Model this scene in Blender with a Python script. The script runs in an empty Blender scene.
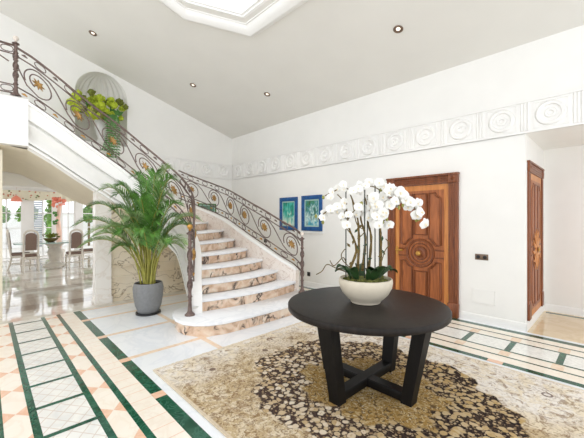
import bpy, math, random
from mathutils import Vector, Matrix
random.seed(11)
SC = bpy.context.scene
COL = SC.collection
PI = math.pi
CA, SA = .7183, .6957            # camera yaw: forward = (-CA, SA), right = (SA, CA)

# ------------------------------------------------------------------ helpers
def lin(c):
    c /= 255.0
    return c / 12.92 if c <= .04045 else ((c + .055) / 1.055) ** 2.4
def rgb(r, g, b): return (lin(r), lin(g), lin(b), 1)

def up(o):
    v = Vector((0, 0, 0))
    while o is not None:
        v += o.location
        o = o.parent
    return v

class MB:
    """collects shapes, builds ONE mesh object"""
    def __init__(self): self.v = []; self.f = []; self.m = []; self.mi = 0; self.x = None
    def add(self, vs, fs):
        n = len(self.v)
        for p in vs:
            p = Vector(p)
            self.v.append(self.x @ p if self.x else p)
        for f in fs:
            self.f.append([n + i for i in f]); self.m.append(self.mi)
        return self
    def box(self, a, b):
        x0, x1 = sorted((a[0], b[0])); y0, y1 = sorted((a[1], b[1])); z0, z1 = sorted((a[2], b[2]))
        return self.add([(x0,y0,z0),(x1,y0,z0),(x1,y1,z0),(x0,y1,z0),(x0,y0,z1),(x1,y0,z1),(x1,y1,z1),(x0,y1,z1)],
                 [(0,3,2,1),(4,5,6,7),(0,1,5,4),(1,2,6,5),(2,3,7,6),(3,0,4,7)])
    def cbox(self, a, b, c=.008):
        """box with chamfered edges"""
        x0, x1 = sorted((a[0], b[0])); y0, y1 = sorted((a[1], b[1])); z0, z1 = sorted((a[2], b[2]))
        c = min(c, (x1-x0)/2.1, (y1-y0)/2.1, (z1-z0)/2.1)
        def ring(i, z):
            X0, X1, Y0, Y1 = x0+i, x1-i, y0+i, y1-i
            return [(X0+c,Y0,z),(X1-c,Y0,z),(X1,Y0+c,z),(X1,Y1-c,z),(X1-c,Y1,z),(X0+c,Y1,z),(X0,Y1-c,z),(X0,Y0+c,z)]
        return self.loft([ring(c*.7, z0), ring(0, z0+c), ring(0, z1-c), ring(c*.7, z1)])
    def loft(self, rings, cap=True, closed=True):
        n = len(rings[0]); vs = [p for r in rings for p in r]; fs = []
        for i in range(len(rings)-1):
            for j in range(n if closed else n-1):
                k = (j+1) % n
                fs.append((i*n+j, i*n+k, (i+1)*n+k, (i+1)*n+j))
        if cap and closed:
            fs.append(tuple(range(n-1, -1, -1))); fs.append(tuple((len(rings)-1)*n + j for j in range(n)))
        return self.add(vs, fs)
    def prism(self, poly, z0, z1):
        return self.loft([[(p[0],p[1],z0) for p in poly], [(p[0],p[1],z1) for p in poly]])
    def lathe(self, prof, c=(0,0,0), n=24, cap=True):
        return self.loft([[(c[0]+r*math.cos(2*PI*j/n), c[1]+r*math.sin(2*PI*j/n), c[2]+z) for j in range(n)] for r, z in prof], cap)
    def tube(self, pts, r, n=6, closed=False, cap=True):
        pts = [Vector(p) for p in pts]; N = len(pts); rings = []
        u = None
        for i, p in enumerate(pts):
            a = pts[(i-1) % N] if closed or i else p
            b = pts[(i+1) % N] if closed or i < N-1 else p
            t = (b - a)
            if t.length < 1e-9: t = Vector((0,0,1))
            t.normalize()
            if u is None:
                u = t.orthogonal().normalized()
            else:
                u = (u - t * u.dot(t))
                u = u.normalized() if u.length > 1e-6 else t.orthogonal().normalized()
            w = t.cross(u)
            rr = r(i/(N-1)) if callable(r) else r
            rings.append([tuple(p + u*rr*math.cos(2*PI*j/n) + w*rr*math.sin(2*PI*j/n)) for j in range(n)])
        if closed:
            rings.append(rings[0]); return self.loft(rings, False)
        return self.loft(rings, cap)
    def ball(self, c, r, n=10, sc=(1,1,1)):
        m = max(4, n//2); rings = []
        for i in range(m+1):
            e = -PI/2 + PI*i/m; q = max(.02, math.cos(e))
            rings.append([(c[0]+sc[0]*r*q*math.cos(2*PI*j/n), c[1]+sc[1]*r*q*math.sin(2*PI*j/n), c[2]+sc[2]*r*math.sin(e)) for j in range(n)])
        return self.loft(rings)
    def build(self, name, mats, parent=None, world=False, ang=35, smooth=True):
        me = bpy.data.meshes.new(name)
        off = up(parent) if world and parent is not None else Vector((0,0,0))
        me.from_pydata([tuple(p - off) for p in self.v], [], self.f)
        if not isinstance(mats, (list, tuple)): mats = [mats]
        for m in mats: me.materials.append(m)
        if len(mats) > 1:
            me.polygons.foreach_set('material_index', self.m)
        me.update()
        if smooth:
            me.polygons.foreach_set('use_smooth', [True]*len(me.polygons))
            me.set_sharp_from_angle(angle=math.radians(ang))
        o = bpy.data.objects.new(name, me); COL.objects.link(o)
        if parent is not None: o.parent = parent
        return o

def tag(o, label=None, cat=None, group=None, kind=None):
    if label: o['label'] = label
    if cat: o['category'] = cat
    if group: o['group'] = group
    if kind: o['kind'] = kind
    return o
def thing(name, label, cat, loc=(0,0,0), rz=0, group=None):
    o = bpy.data.objects.new(name, None); COL.objects.link(o)
    o.location = loc; o.rotation_euler = (0,0,rz); o.empty_display_size = .1
    return tag(o, label, cat, group)
def struct(o, label=None, cat=None): return tag(o, label, cat, None, 'structure')
def dup(o, parent=None):
    c = o.copy(); COL.objects.link(c)
    if parent is not None: c.parent = parent
    for ch in list(o.children): dup(ch, c)
    return c
def cr(P, t):
    """Catmull-Rom through list P at float index t"""
    n = len(P); i = max(0, min(n-2, int(math.floor(t)))); u = t - i
    p = [Vector(P[max(0, min(n-1, i+k))]) for k in (-1,0,1,2)]
    return .5*((2*p[1]) + (p[2]-p[0])*u + (2*p[0]-5*p[1]+4*p[2]-p[3])*u*u + (3*p[1]-p[0]-3*p[2]+p[3])*u**3)

# ------------------------------------------------------------------ materials
class NT:
    def __init__(self, name):
        self.mat = bpy.data.materials.new(name); self.mat.use_nodes = True
        self.t = self.mat.node_tree; self.b = self.t.nodes['Principled BSDF']
        self.co = self.n('ShaderNodeTexCoord').outputs['Object']
    def n(self, ty, **kw):
        nd = self.t.nodes.new(ty)
        for k, v in kw.items(): setattr(nd, k, v)
        return nd
    def l(self, a, b): self.t.links.new(a, b)
    def setin(self, s, v):
        if isinstance(v, bpy.types.NodeSocket): self.l(v, s)
        else: s.default_value = v
    def math(self, op, a, b=0.0, c=0.0):
        m = self.n('ShaderNodeMath', operation=op)
        self.setin(m.inputs[0], a); self.setin(m.inputs[1], b); self.setin(m.inputs[2], c)
        return m.outputs[0]
    def mapv(self, scale=(1,1,1), rot=(0,0,0), src=None):
        m = self.n('ShaderNodeMapping'); self.l(src or self.co, m.inputs[0])
        m.inputs['Scale'].default_value = scale; m.inputs['Rotation'].default_value = rot
        return m.outputs[0]
    def noise(self, scale, detail=3, dist=0, vec=None, rough=.5):
        m = self.n('ShaderNodeTexNoise'); self.l(vec or self.co, m.inputs['Vector'])
        m.inputs['Scale'].default_value = scale; m.inputs['Detail'].default_value = detail
        m.inputs['Distortion'].default_value = dist; m.inputs['Roughness'].default_value = rough
        return m.outputs[0]
    def voro(self, scale, feature='F1', vec=None, out='Distance', rnd=1):
        m = self.n('ShaderNodeTexVoronoi', feature=feature); self.l(vec or self.co, m.inputs['Vector'])
        m.inputs['Scale'].default_value = scale; m.inputs['Randomness'].default_value = rnd
        return m.outputs[out]
    def ramp(self, fac, stops):
        m = self.n('ShaderNodeValToRGB'); self.l(fac, m.inputs[0])
        e = m.color_ramp.elements
        while len(e) < len(stops): e.new(.5)
        for s, (p, c) in zip(e, stops):
            s.position = p; s.color = c if len(c) == 4 else rgb(*c)
        return m.outputs[0]
    def step(self, v, a, b):
        m = self.n('ShaderNodeMapRange'); m.interpolation_type = 'SMOOTHSTEP'; self.setin(m.inputs[0], v)
        m.inputs[1].default_value = a; m.inputs[2].default_value = b
        return m.outputs[0]
    def mix(self, f, a, b):
        m = self.n('ShaderNodeMix', data_type='RGBA')
        self.setin(m.inputs[0], f); self.setin(m.inputs[6], a); self.setin(m.inputs[7], b)
        return m.outputs[2]
    def bump(self, h, strength=.3, dist=.01):
        m = self.n('ShaderNodeBump'); self.l(h, m.inputs['Height'])
        m.inputs['Strength'].default_value = strength; m.inputs['Distance'].default_value = dist
        self.l(m.outputs[0], self.b.inputs['Normal'])
    def done(self, color, rough=.5, metal=0, spec=.5):
        self.setin(self.b.inputs['Base Color'], color); self.setin(self.b.inputs['Roughness'], rough)
        self.b.inputs['Metallic'].default_value = metal; self.b.inputs['Specular IOR Level'].default_value = spec
        return self.mat

def plain(name, c, rough=.5, metal=0, var=.06, scale=8, spec=.5, bump=0):
    t = NT(name); k = rgb(*c)
    nz = t.noise(scale, 3)
    lo = tuple(x*(1-var) for x in k[:3]) + (1,); hi = tuple(min(1, x*(1+var)) for x in k[:3]) + (1,)
    if bump: t.bump(t.noise(scale*6, 3), bump, .004)
    return t.done(t.ramp(nz, [(.3, lo), (.7, hi)]), rough, metal, spec)
def marble(name, base, vein, scale=2.5, amount=.5, rough=.12, dark=None, width=.06, spec=.5):
    t = NT(name)
    a = t.noise(scale, 6, 1.6)
    v = t.math('ABSOLUTE', t.math('SUBTRACT', a, .5))
    f = t.math('MULTIPLY', t.math('SUBTRACT', 1.0, t.step(v, 0, width)), amount)
    cl = t.noise(scale*.6, 3, .6)
    c = t.mix(t.math('MULTIPLY', t.step(cl, .4, .7), amount*.7), rgb(*base), rgb(*vein))
    c = t.mix(f, c, rgb(*(dark or vein)))
    return t.done(c, rough, 0, spec)

M = {}
M['wall'] = plain('wall_paint', (238,237,233), .6, var=.015, scale=3)
M['ceil'] = plain('ceiling_paint', (227,225,219), .7, var=.015, scale=2)
M['trim'] = plain('white_trim', (238,237,234), .45, var=.01)
M['stucco'] = plain('stair_plaster', (243,242,239), .45, var=.01)
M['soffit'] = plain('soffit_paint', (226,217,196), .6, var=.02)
M['white_marble'] = marble('white_marble', (240,242,245), (220,225,232), 1.6, .4, .14)
M['cream'] = marble('cream_marble', (246,237,224), (238,222,204), 3, .45, .16)
M['pink'] = marble('pink_marble', (238,200,174), (228,176,146), 5, .5, .16)
M['pale_pink'] = marble('pale_pink_marble', (240,222,200), (232,196,164), 7, .7, .16)
M['green'] = marble('green_marble', (18,72,54), (64,118,98), 9, .55, .12)
M['tan'] = marble('tan_marble', (226,208,176), (205,182,145), 2, .4, .1)
def mosaic():
    t = NT('mosaic_marble'); 
    sx = t.n('ShaderNodeSeparateXYZ'); t.l(t.co, sx.inputs[0])
    f = None
    for k in (1, -1):
        d = t.math('ADD', sx.outputs[0], t.math('MULTIPLY', sx.outputs[1], 1.4*k))
        w = t.math('ABSOLUTE', t.math('SUBTRACT', t.math('FRACT', t.math('MULTIPLY', d, 6.5)), .5))
        g = t.math('SUBTRACT', 1.0, t.step(w, .02, .06))
        f = g if f is None else t.math('MAXIMUM', f, g)
    return t.done(t.mix(t.math('MULTIPLY', f, .55), t.ramp(t.noise(6,4,1), [(.35,(238,236,230)),(.7,(222,221,218))]), rgb(196,170,150)), .16)
M['mosaic'] = mosaic()
def speckled():
    t = NT('speckled_marble')
    return t.done(t.ramp(t.noise(30,4,1), [(.35,(226,225,220)),(.6,(244,243,238))]), .16)
M['speckled'] = speckled()
def dining_floor():
    t = NT('polished_banded_marble')
    sx = t.n('ShaderNodeSeparateXYZ'); t.l(t.co, sx.inputs[0])
    p = t.math('FRACT', t.math('MULTIPLY', t.math('ADD', sx.outputs[0], 40), .62))
    q = t.math('FRACT', t.math('MULTIPLY', t.math('ADD', sx.outputs[1], 40), .8))
    a = t.math('SUBTRACT', 1.0, t.step(t.math('ABSOLUTE', t.math('SUBTRACT', p, .5)), .10, .13))
    b = t.math('SUBTRACT', 1.0, t.step(t.math('ABSOLUTE', t.math('SUBTRACT', q, .5)), .03, .05))
    c = t.mix(t.math('MULTIPLY', a, .75), t.ramp(t.noise(3,5,1.5), [(.35,(226,222,214)),(.7,(200,190,176))]), rgb(168,156,146))
    c = t.mix(t.math('MULTIPLY', b, .5), c, rgb(190,182,172))
    return t.done(c, .04, 0, 1.0)
M['dining_floor'] = dining_floor()
M['tread'] = marble('tread_marble', (240,241,243), (215,218,224), 2, .4, .2)
def riser():
    t = NT('riser_marble')
    a = t.noise(4.2, 6, .9); v = t.math('ABSOLUTE', t.math('SUBTRACT', a, .5))
    gate = t.step(t.noise(3.4, 4, .8), .47, .62)
    f = t.math('MULTIPLY', t.math('SUBTRACT', 1.0, t.step(v, .0, .06)), gate)
    c = t.ramp(t.noise(4.5, 5, 1.5), [(.3,(234,220,202)),(.5,(222,194,168)),(.72,(186,150,122))])
    return t.done(t.mix(f, c, rgb(74,62,58)), .22)
M['riser'] = riser()
M['skirt'] = marble('skirting_marble', (242,234,226), (232,216,202), 4, .6, .25, dark=(190,165,148), width=.02)
M['dado'] = marble('dado_marble', (236,226,206), (220,200,168), 2.2, .7, .16, dark=(130,108,84), width=.02)
M['pilaster'] = marble('pilaster_marble', (240,236,230), (222,212,200), 3, .5, .2)
M['iron'] = plain('bronzed_iron', (112,94,88), .45, .4, .3, 30)
M['gold'] = plain('aged_gold', (196,148,72), .4, .55, .2, 40)
M['bronze'] = plain('bronze_rosette', (172,134,78), .45, .5, .25, 40)
M['pale_knob'] = plain('pale_stone_finial', (226,216,206), .25, 0, .05)
def wood(name, a, b, rough=.35, scale=1.0, rot=(0,0,0), spec=.4):
    t = NT(name)
    v = t.mapv((9*scale, 9*scale, .8*scale), rot)
    nz = t.noise(3, 5, 1.2, v)
    t.bump(nz, .08, .003)
    return t.done(t.ramp(nz, [(.3, a), (.7, b)]), rough, 0, spec)
M['wood'] = wood('walnut_panel', (130,70,32), (178,104,54))
M['wood_light'] = wood('oak_edge', (182,112,50), (212,142,78))
M['wood_dark'] = wood('walnut_casing', (100,52,28), (142,82,46))
M['black_wood'] = wood('black_stained_wood', (26,22,20), (40,34,30), .42, .6, (0, PI/2, .4), .2)
M['leg_wood'] = wood('black_leg_wood', (14,13,12), (24,22,21), .5, 1, (0,0,0), .2)
M['bowl'] = plain('cream_ceramic', (214,204,184), .35, 0, .04, 14)
M['moss'] = plain('moss', (96,98,44), .95, 0, .5, 40, bump=.8)
M['soil'] = plain('dark_soil', (58,44,34), .95, 0, .4, 40, bump=.6)
M['petal'] = plain('white_petal', (232,231,226), .5, 0, .03, 20)
M['lip'] = plain('orchid_lip', (236,222,190), .5, 0, .2, 90)
M['orchid_leaf'] = plain('orchid_leaf', (38,66,34), .35, 0, .3, 12)
M['stake'] = plain('dark_green_stake', (52,58,50), .5, 0, .2, 20)
M['cane'] = plain('mossy_cane', (104,86,44), .8, 0, .5, 50, bump=.5)
M['bud'] = plain('orchid_bud', (150,150,70), .5, 0, .2, 20)
M['pot'] = plain('grey_pot', (128,129,130), .55, 0, .08, 30)
M['black'] = plain('black_plastic', (26,26,28), .4, 0, .1)
M['palm_stem'] = plain('palm_stem', (150,146,66), .5, 0, .3, 10)
M['frond'] = plain('palm_leaf', (88,136,56), .4, 0, .5, 9)
M['frond2'] = plain('palm_leaf_light', (148,176,116), .45, 0, .35, 7)
M['switch'] = plain('black_switch', (40,36,32), .35, 0, .1)
M['fabric'] = plain('taupe_upholstery', (128,106,94), .85, 0, .12, 60)
M['chair_white'] = plain('cream_chair_wood', (216,208,196), .45, 0, .06)
M['glass_top'] = plain('pale_green_table_top', (176,196,188), .06, 0, .03, spec=.8)
M['hyd'] = plain('lime_hydrangea', (168,184,44), .7, 0, .4, 26, bump=.5)
M['olive'] = plain('olive_bloom', (104,112,34), .75, 0, .45, 30, bump=.6)
M['fern'] = plain('fern_green', (76,128,56), .6, 0, .3, 20)
M['foliage'] = plain('garden_foliage', (104,150,58), .8, 0, .4, 5, bump=.6)
M['garden_white'] = plain('white_garden_wall', (244,244,244), .8, 0, .02)
M['paving'] = plain('pale_paving', (214,210,204), .7, 0, .06)
M['grey_shutter'] = plain('grey_shutter', (168,172,184), .6, 0, .05)
M['coral'] = plain('coral_shade', (232,142,118), .6, 0, .12, 20)
M['pinkish'] = plain('pink_plaster', (236,196,176), .6, 0, .12, 8)
M['frame_blue'] = plain('blue_painted_frame', (22,82,140), .5, 0, .25, 14)
M['mat_pale'] = plain('pale_mount', (176,206,196), .7, 0, .05)
def valance():
    t = NT('floral_valance_cloth')
    v = t.voro(9, 'F1'); f = t.step(v, .34, .24)
    c = t.mix(f, rgb(226,222,200), t.ramp(t.noise(5,2), [(.4,(96,120,70)),(.55,(206,120,96)),(.7,(70,80,60))]))
    return t.done(c, .9)
M['valance'] = valance()
def painting(name, stops, sc, tree):
    t = NT(name)
    s = t.n('ShaderNodeSeparateXYZ'); t.l(t.co, s.inputs[0])
    v = t.mapv((sc, 1, sc*.45))
    f = t.math('ADD', t.math('MULTIPLY', s.outputs[2], .55), t.math('MULTIPLY', t.noise(2.2, 4, 1.2, v), .7))
    f = t.math('ADD', f, .13)
    c = t.ramp(f, stops)
    tr = t.noise(9, 3, .5, t.mapv((1.6, 1, .7)))
    c = t.mix(t.math('MULTIPLY', t.step(tr, .55, .62), tree), c, rgb(36,70,44))
    return t.done(c, .6)
M['art_beach'] = painting('turquoise_beach_painting', [(.28,(228,220,196)),(.4,(196,226,214)),(.5,(60,180,164)),(.62,(22,140,120)),(.8,(30,120,90))], 5, .5)
M['art_palm'] = painting('blue_green_palms_painting', [(.28,(70,160,180)),(.42,(210,230,222)),(.52,(70,140,150)),(.64,(60,130,80)),(.8,(130,180,150))], 8, .7)
M['art_green'] = painting('dark_green_picture', [(.25,(60,96,80)),(.5,(110,150,130)),(.8,(50,80,66))], 6, .5)
def glass():
    t = NT('clear_pane')
    for n in list(t.t.nodes):
        if n.type != 'OUTPUT_MATERIAL': t.t.nodes.remove(n)
    tr = t.t.nodes.new('ShaderNodeBsdfTransparent'); gl = t.t.nodes.new('ShaderNodeBsdfGlossy'); gl.inputs['Roughness'].default_value = .02
    mx = t.t.nodes.new('ShaderNodeMixShader'); mx.inputs[0].default_value = .05
    out = [n for n in t.t.nodes if n.type == 'OUTPUT_MATERIAL'][0]
    t.l(tr.outputs[0], mx.inputs[1]); t.l(gl.outputs[0], mx.inputs[2]); t.l(mx.outputs[0], out.inputs[0])
    return t.mat
M['glass'] = glass()
def lampmat():
    t = NT('downlight_bulb')
    t.b.inputs['Emission Color'].default_value = (1,.86,.7,1); t.b.inputs['Emission Strength'].default_value = .8
    return t.done((.9,.85,.8,1), .3)
M['bulb'] = lampmat()
M['ring'] = plain('bronze_ring', (120,100,84), .4, .5, .1)
def rugmat():
    t = NT('persian_rug')
    s = t.n('ShaderNodeSeparateXYZ'); t.l(t.co, s.inputs[0])
    x, y = s.outputs[0], s.outputs[1]
    ex = t.math('DIVIDE', x, 1.2); ey = t.math('DIVIDE', y, .98)
    r = t.math('SQRT', t.math('ADD', t.math('MULTIPLY', ex, ex), t.math('MULTIPLY', ey, ey)))
    th = t.math('ARCTAN2', ey, ex)
    lob = t.math('MULTIPLY', t.math('ABSOLUTE', t.math('SINE', t.math('MULTIPLY', th, 4.0))), .11)
    lob2 = t.math('MULTIPLY', t.math('SINE', t.math('MULTIPLY', th, 24.0)), .025)
    wob = t.math('MULTIPLY', t.math('SUBTRACT', t.noise(5,3), .5), .14)
    R = t.math('ADD', t.math('SUBTRACT', r, lob), t.math('ADD', lob2, wob))
    med = t.math('SUBTRACT', 1.0, t.step(R, .86, .88))
    core = t.math('SUBTRACT', 1.0, t.step(R, .43, .47))
    wv = t.n('ShaderNodeVectorMath', operation='ADD')
    nz = t.n('ShaderNodeTexNoise'); t.l(t.co, nz.inputs['Vector']); nz.inputs['Scale'].default_value = 9
    sc = t.n('ShaderNodeVectorMath', operation='SCALE'); t.l(nz.outputs['Color'], sc.inputs[0]); sc.inputs[3].default_value = .06
    t.l(t.co, wv.inputs[0]); t.l(sc.outputs[0], wv.inputs[1]); wp = wv.outputs[0]
    # flowers on the dark medallion, two sizes
    def flowers(sc, cut, w, pale, deep):
        d = t.voro(sc, 'F1', wp); k = t.n('ShaderNodeSeparateColor'); t.l(t.voro(sc, 'F1', wp, 'Color'), k.inputs[0])
        mask = t.math('SUBTRACT', 1.0, t.step(t.math('ADD', d, t.math('MULTIPLY', k.outputs[1], .12)), cut-w, cut))
        col = t.mix(k.outputs[0], rgb(*pale), rgb(*deep))
        col = t.mix(t.math('MULTIPLY', t.math('SUBTRACT', 1.0, t.step(d, .08, .16)), .55), col, rgb(150,116,80))
        return mask, col
    east = t.step(t.math('ADD', x, t.math('MULTIPLY', y, .6)), -.6, .6)
    m1, c1 = flowers(20, .60, .14, (222,210,190), (186,160,118))
    m2, c2 = flowers(40, .5, .12, (190,170,140), (150,120,84))
    ground = t.mix(east, rgb(62,48,46), rgb(38,29,30))
    ground = t.mix(t.math('MULTIPLY', t.step(t.noise(40,3,2), .5, .6), .4), ground, rgb(120,98,74))
    c1 = t.mix(t.math('MULTIPLY', east, .6), c1, rgb(176,146,88))
    cm = t.mix(t.math('MULTIPLY', m2, .85), ground, c2)
    cm = t.mix(m1, cm, c1)
    cg = t.mix(t.step(t.noise(26,4,1.5), .5, .6), rgb(156,124,70), rgb(188,164,118))
    cg = t.mix(t.math('MULTIPLY', t.step(t.noise(15,3,2.6), .55, .6), .8), cg, rgb(84,64,46))
    cg = t.mix(t.math('MULTIPLY', t.step(t.noise(21,3,2.6), .6, .64), .7), cg, rgb(218,204,172))
    # field, worn paler towards the far and the right border
    w1 = t.noise(2.2, 4, .5)
    wear = t.math('ADD', t.math('MULTIPLY', t.math('MAXIMUM', t.math('SUBTRACT', t.math('MULTIPLY', y, .9), .25), t.math('SUBTRACT', t.math('MULTIPLY', x, -.7), .78)), 1.3), t.math('MULTIPLY', t.math('SUBTRACT', w1, .45), 1.1))
    wear = t.step(wear, -.12, .6)
    cf = t.mix(wear, rgb(188,166,130), rgb(230,224,216))
    n1 = t.math('MULTIPLY', t.step(t.noise(18,5,2.2), .5, .6), t.math('SUBTRACT', .8, t.math('MULTIPLY', wear, .6)))
    cf = t.mix(t.math('MULTIPLY', t.step(t.noise(6,6,1.2,None,.65), .46, .6), .8), cf, rgb(222,208,182))
    cf = t.mix(t.math('MULTIPLY', t.step(t.noise(8,5,2.0,t.mapv((1,1,1),(0,0,1)),.65), .53, .62), .65), cf, rgb(128,96,62))
    cf = t.mix(t.math('MULTIPLY', n1, .9), cf, rgb(118,90,58))
    cf = t.mix(t.math('MULTIPLY', t.step(t.noise(24,4,2.5), .55, .63), .6), cf, rgb(226,214,190))
    cf = t.mix(t.math('MULTIPLY', t.step(t.noise(11,4,2.8), .56, .64), .35), cf, rgb(120,92,66))
    d3 = t.voro(4.2, 'F1'); rg = t.math('SUBTRACT', 1.0, t.step(t.math('ABSOLUTE', t.math('SUBTRACT', d3, .14)), .02, .05))
    k3 = t.n('ShaderNodeSeparateColor'); t.l(t.voro(4.2, 'F1', None, 'Color'), k3.inputs[0])
    cf = t.mix(t.math('MULTIPLY', t.math('MULTIPLY', rg, t.step(k3.outputs[0], .62, .7)), .8), cf, rgb(92,66,60))
    c = t.mix(med, cf, cm); c = t.mix(core, c, cg)
    # outer border
    bx = t.math('SUBTRACT', 1.62, t.math('ABSOLUTE', x)); by = t.math('SUBTRACT', 1.275, t.math('ABSOLUTE', y))
    bd = t.math('MINIMUM', bx, by)
    edge = t.math('SUBTRACT', 1.0, t.step(bd, .02, .03))
    line = t.math('SUBTRACT', 1.0, t.step(t.math('ABSOLUTE', t.math('SUBTRACT', bd, .2)), .008, .016))
    c = t.mix(t.math('MULTIPLY', line, .18), c, rgb(150,120,96))
    c = t.mix(t.math('MULTIPLY', edge, .7), c, rgb(216,202,180))
    t.bump(t.noise(180, 2), .25, .004)
    return t.done(c, .95, 0, .15)
M['rug'] = rugmat()

# ------------------------------------------------------------------ room constants
WX, WY = -7.84, 5.16            # left wall plane, door wall plane
ALX, ALY = -.87, 6.6            # alcove: left side, back
def ceil_z(y): return 5.316 - .288*y
YR, XR = -3.2, 2.6

# ------------------------------------------------------------------ floor
def build_floor():
    mats = [M[k] for k in ('white_marble','cream','pink','green','mosaic','speckled','dining_floor','tan','pale_pink')]
    ix = {k: i for i, k in enumerate(('white','cream','pink','green','mosaic','speckled','dining','tan','pale'))}
    m = MB()
    def q(k, x0, x1, y0, y1, z=0.0):
        m.mi = ix[k]
        m.add([(x0,y0,z),(x1,y0,z),(x1,y1,z),(x0,y1,z)], [(0,1,2,3)])
    def tri(k, a, b, c, z): m.mi = ix[k]; m.add([(*a,z),(*b,z),(*c,z)], [(0,1,2)])
    E0 = -6.12
    q('white', E0, XR, YR, WY); q('dining', -15.6, E0, YR, WY); q('tan', ALX-.0, XR, WY, ALY); q('green', ALX+.05, XR, 6.44, 6.52, .001)
    z1, z2, z3 = .001, .002, .003
    G = .457; grid = [-.91 - G*i for i in range(-7, 12) if E0+.03 < -.91 - G*i < XR-.05]
    q('cream', E0, XR, YR, 1.018, z1)
    for a, b in ((.05,.095),(.241,.29),(.605,.654),(.795,.845)): q('green', E0, XR, a, b, z2)
    q('mosaic', E0, XR, .29, .605, z2)
    q('mosaic', E0, XR, -.55, -.25, z2)
    for a, b in ((-.6,-.55),(-.25,-.2)): q('green', E0, XR, a, b, z2)
    for x in grid: q('green', x-.022, x+.022, .29, .605, z3); q('green', x-.022, x+.022, -.55, -.25, z3)
    for a, b in ((.095,.241),(.654,.795),(-.2,.05)):
        mid = (a+b)/2; x = E0+.1
        while x < XR-.2:
            tri('pink', (x-.03,a), (x+.15,a), (x+.06,mid), z2)
            tri('pink', (x+.15,b), (x-.03,b), (x+.06,mid), z2)
            x += G
    x = E0+.15
    while x < XR: q('pink', x, x+.006, .845, 1.018, z2); x += .153
    q('green', E0, XR, 1.018, 1.117, z1)
    for i, x in enumerate(grid):
        if i % 2 == 1 if abs((grid[0]+.91)/G) % 2 > .5 else i % 2 == 0: q('pink', x-.05, x+.05, 1.018, 1.117, z2)
    for x in (-3.67, -4.58, -5.5): q('pale', x-.035, x+.035, 1.117, 3.9, z1)
    q('pale', E0, -3.0, 1.935, 2.0, z2)
    q('pale', E0-.0, E0+.06, 1.117, 3.9, z2)
    # bands along the door wall
    L = -7.8
    q('green', L, XR, 4.99, 5.09, z1)
    q('cream', L, XR, 4.0, 4.99, z1)
    q('white', L, XR, 5.09, 5.16, z1)
    q('speckled', L, XR, 4.265, 4.615, z2)
    for y, w in ((4.826,.014),(4.63,.016),(4.25,.016),(4.063,.014)): q('green', L, XR, y-w, y+w, z3)
    q('cream', L, XR, 3.895, 4.05, z2)
    q('green', L, XR, 3.815, 3.895, z1)
    gx = -.89 + G*6
    i = 0
    while gx > -7.5:
        if gx < XR-.1:
            q('green', gx-.03, gx+.03, 4.265, 4.615, z3)
            q('pale', gx-.05, gx+.05, 4.08, 4.234, z3); q('pale', gx-.05, gx+.05, 4.646, 4.81, z3)
            if i % 2 == 0: q('pink', gx-.09, gx+.05, 3.815, 3.895, z2)
        gx -= G; i += 1
    o = m.build('floor', mats, smooth=False)
    struct(o, 'pale marble hall floor with green and pink inlaid bands', 'floor')
build_floor()

# ------------------------------------------------------------------ walls and ceiling
def wall_left():
    m = MB()
    ny, nr, ns, nb = 1.84, .5, 4.19, 3.15
    ys = [YR, .2, ny-nr] + [ny - nr*math.cos(PI*i/20) for i in range(1, 20)] + [2.0, ny+nr, WY+.2]
    ys = sorted(set(round(y, 5) for y in ys))
    X0, X1 = WX-.2, WX
    def arch(y): return ns + math.sqrt(max(0, nr*nr-(y-ny)**2))
    for a, b in zip(ys, ys[1:]):
        mid = (a+b)/2; lo = 2.12 if .2 < mid < 2.0 else 0
        iv = []
        if ny-nr < mid < ny+nr: iv = [((lo,lo),(nb,nb)), ((arch(a),arch(b)),(ceil_z(a),ceil_z(b)))]
        else: iv = [((lo,lo),(ceil_z(a),ceil_z(b)))]
        for (l0,l1),(h0,h1) in iv:
            m.loft([[(X0,a,l0),(X1,a,l0),(X1,a,h0),(X0,a,h0)], [(X0,b,l1),(X1,b,l1),(X1,b,h1),(X0,b,h1)]])
    w = m.build('wall_left', M['wall'], ang=20)
    struct(w, 'tall white wall behind the staircase with an arched niche', 'wall')
    n = MB(); rings = []; A = 96
    def fl(a, e): return nr*(1 - .10*abs(math.sin(a*11))*min(1, e))
    for zz in (nb, ns-.02):
        rings.append([(WX - .001 - nr*math.sin(PI*j/A), ny + nr*math.cos(PI*j/A), zz) for j in range(A+1)])
    for i in range(0, 15):
        e = PI/2*i/14
        rings.append([(WX - .001 - fl(PI*j/A, i/2)*math.sin(PI*j/A)*math.cos(e), ny + fl(PI*j/A, i/2)*math.cos(PI*j/A)*math.cos(e), ns + nr*math.sin(e)) for j in range(A+1)])
    n.loft(rings, False, False)
    n.add([(WX - nr*math.sin(PI*j/24), ny + nr*math.cos(PI*j/24), nb) for j in range(25)], [tuple(range(25))])
    n.build('niche', M['ceil'], w, ang=50)
wall_left()

m = MB()   # door wall, left of the alcove
m.box((WX, WY, 0), (ALX, WY+.2, 3.84))
struct(m.build('wall_back', M['wall']), 'white wall with the wooden entrance door and two paintings', 'wall')
m = MB(); m.box((ALX, WY, 2.635), (XR, WY+.2, 3.84))
struct(m.build('wall_header', M['wall']), 'white header over the alcove opening', 'wall')
m = MB(); m.box((ALX-.2, WY+.2, 0), (ALX, ALY, 2.66))
struct(m.build('wall_alcove_left', M['wall']), 'short white alcove side wall carrying the narrow wooden door', 'wall')
m = MB(); m.box((ALX-.2, ALY, 0), (XR, ALY+.15, 2.8))
struct(m.build('wall_alcove_back', M['wall']), 'white back wall of the alcove on the right', 'wall')
m = MB(); m.box((ALX-.2, WY+.2, 2.635), (XR, ALY, 2.75))
struct(m.build('ceiling_alcove', M['wall']), 'low white ceiling of the alcove on the right', 'ceiling')

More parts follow.
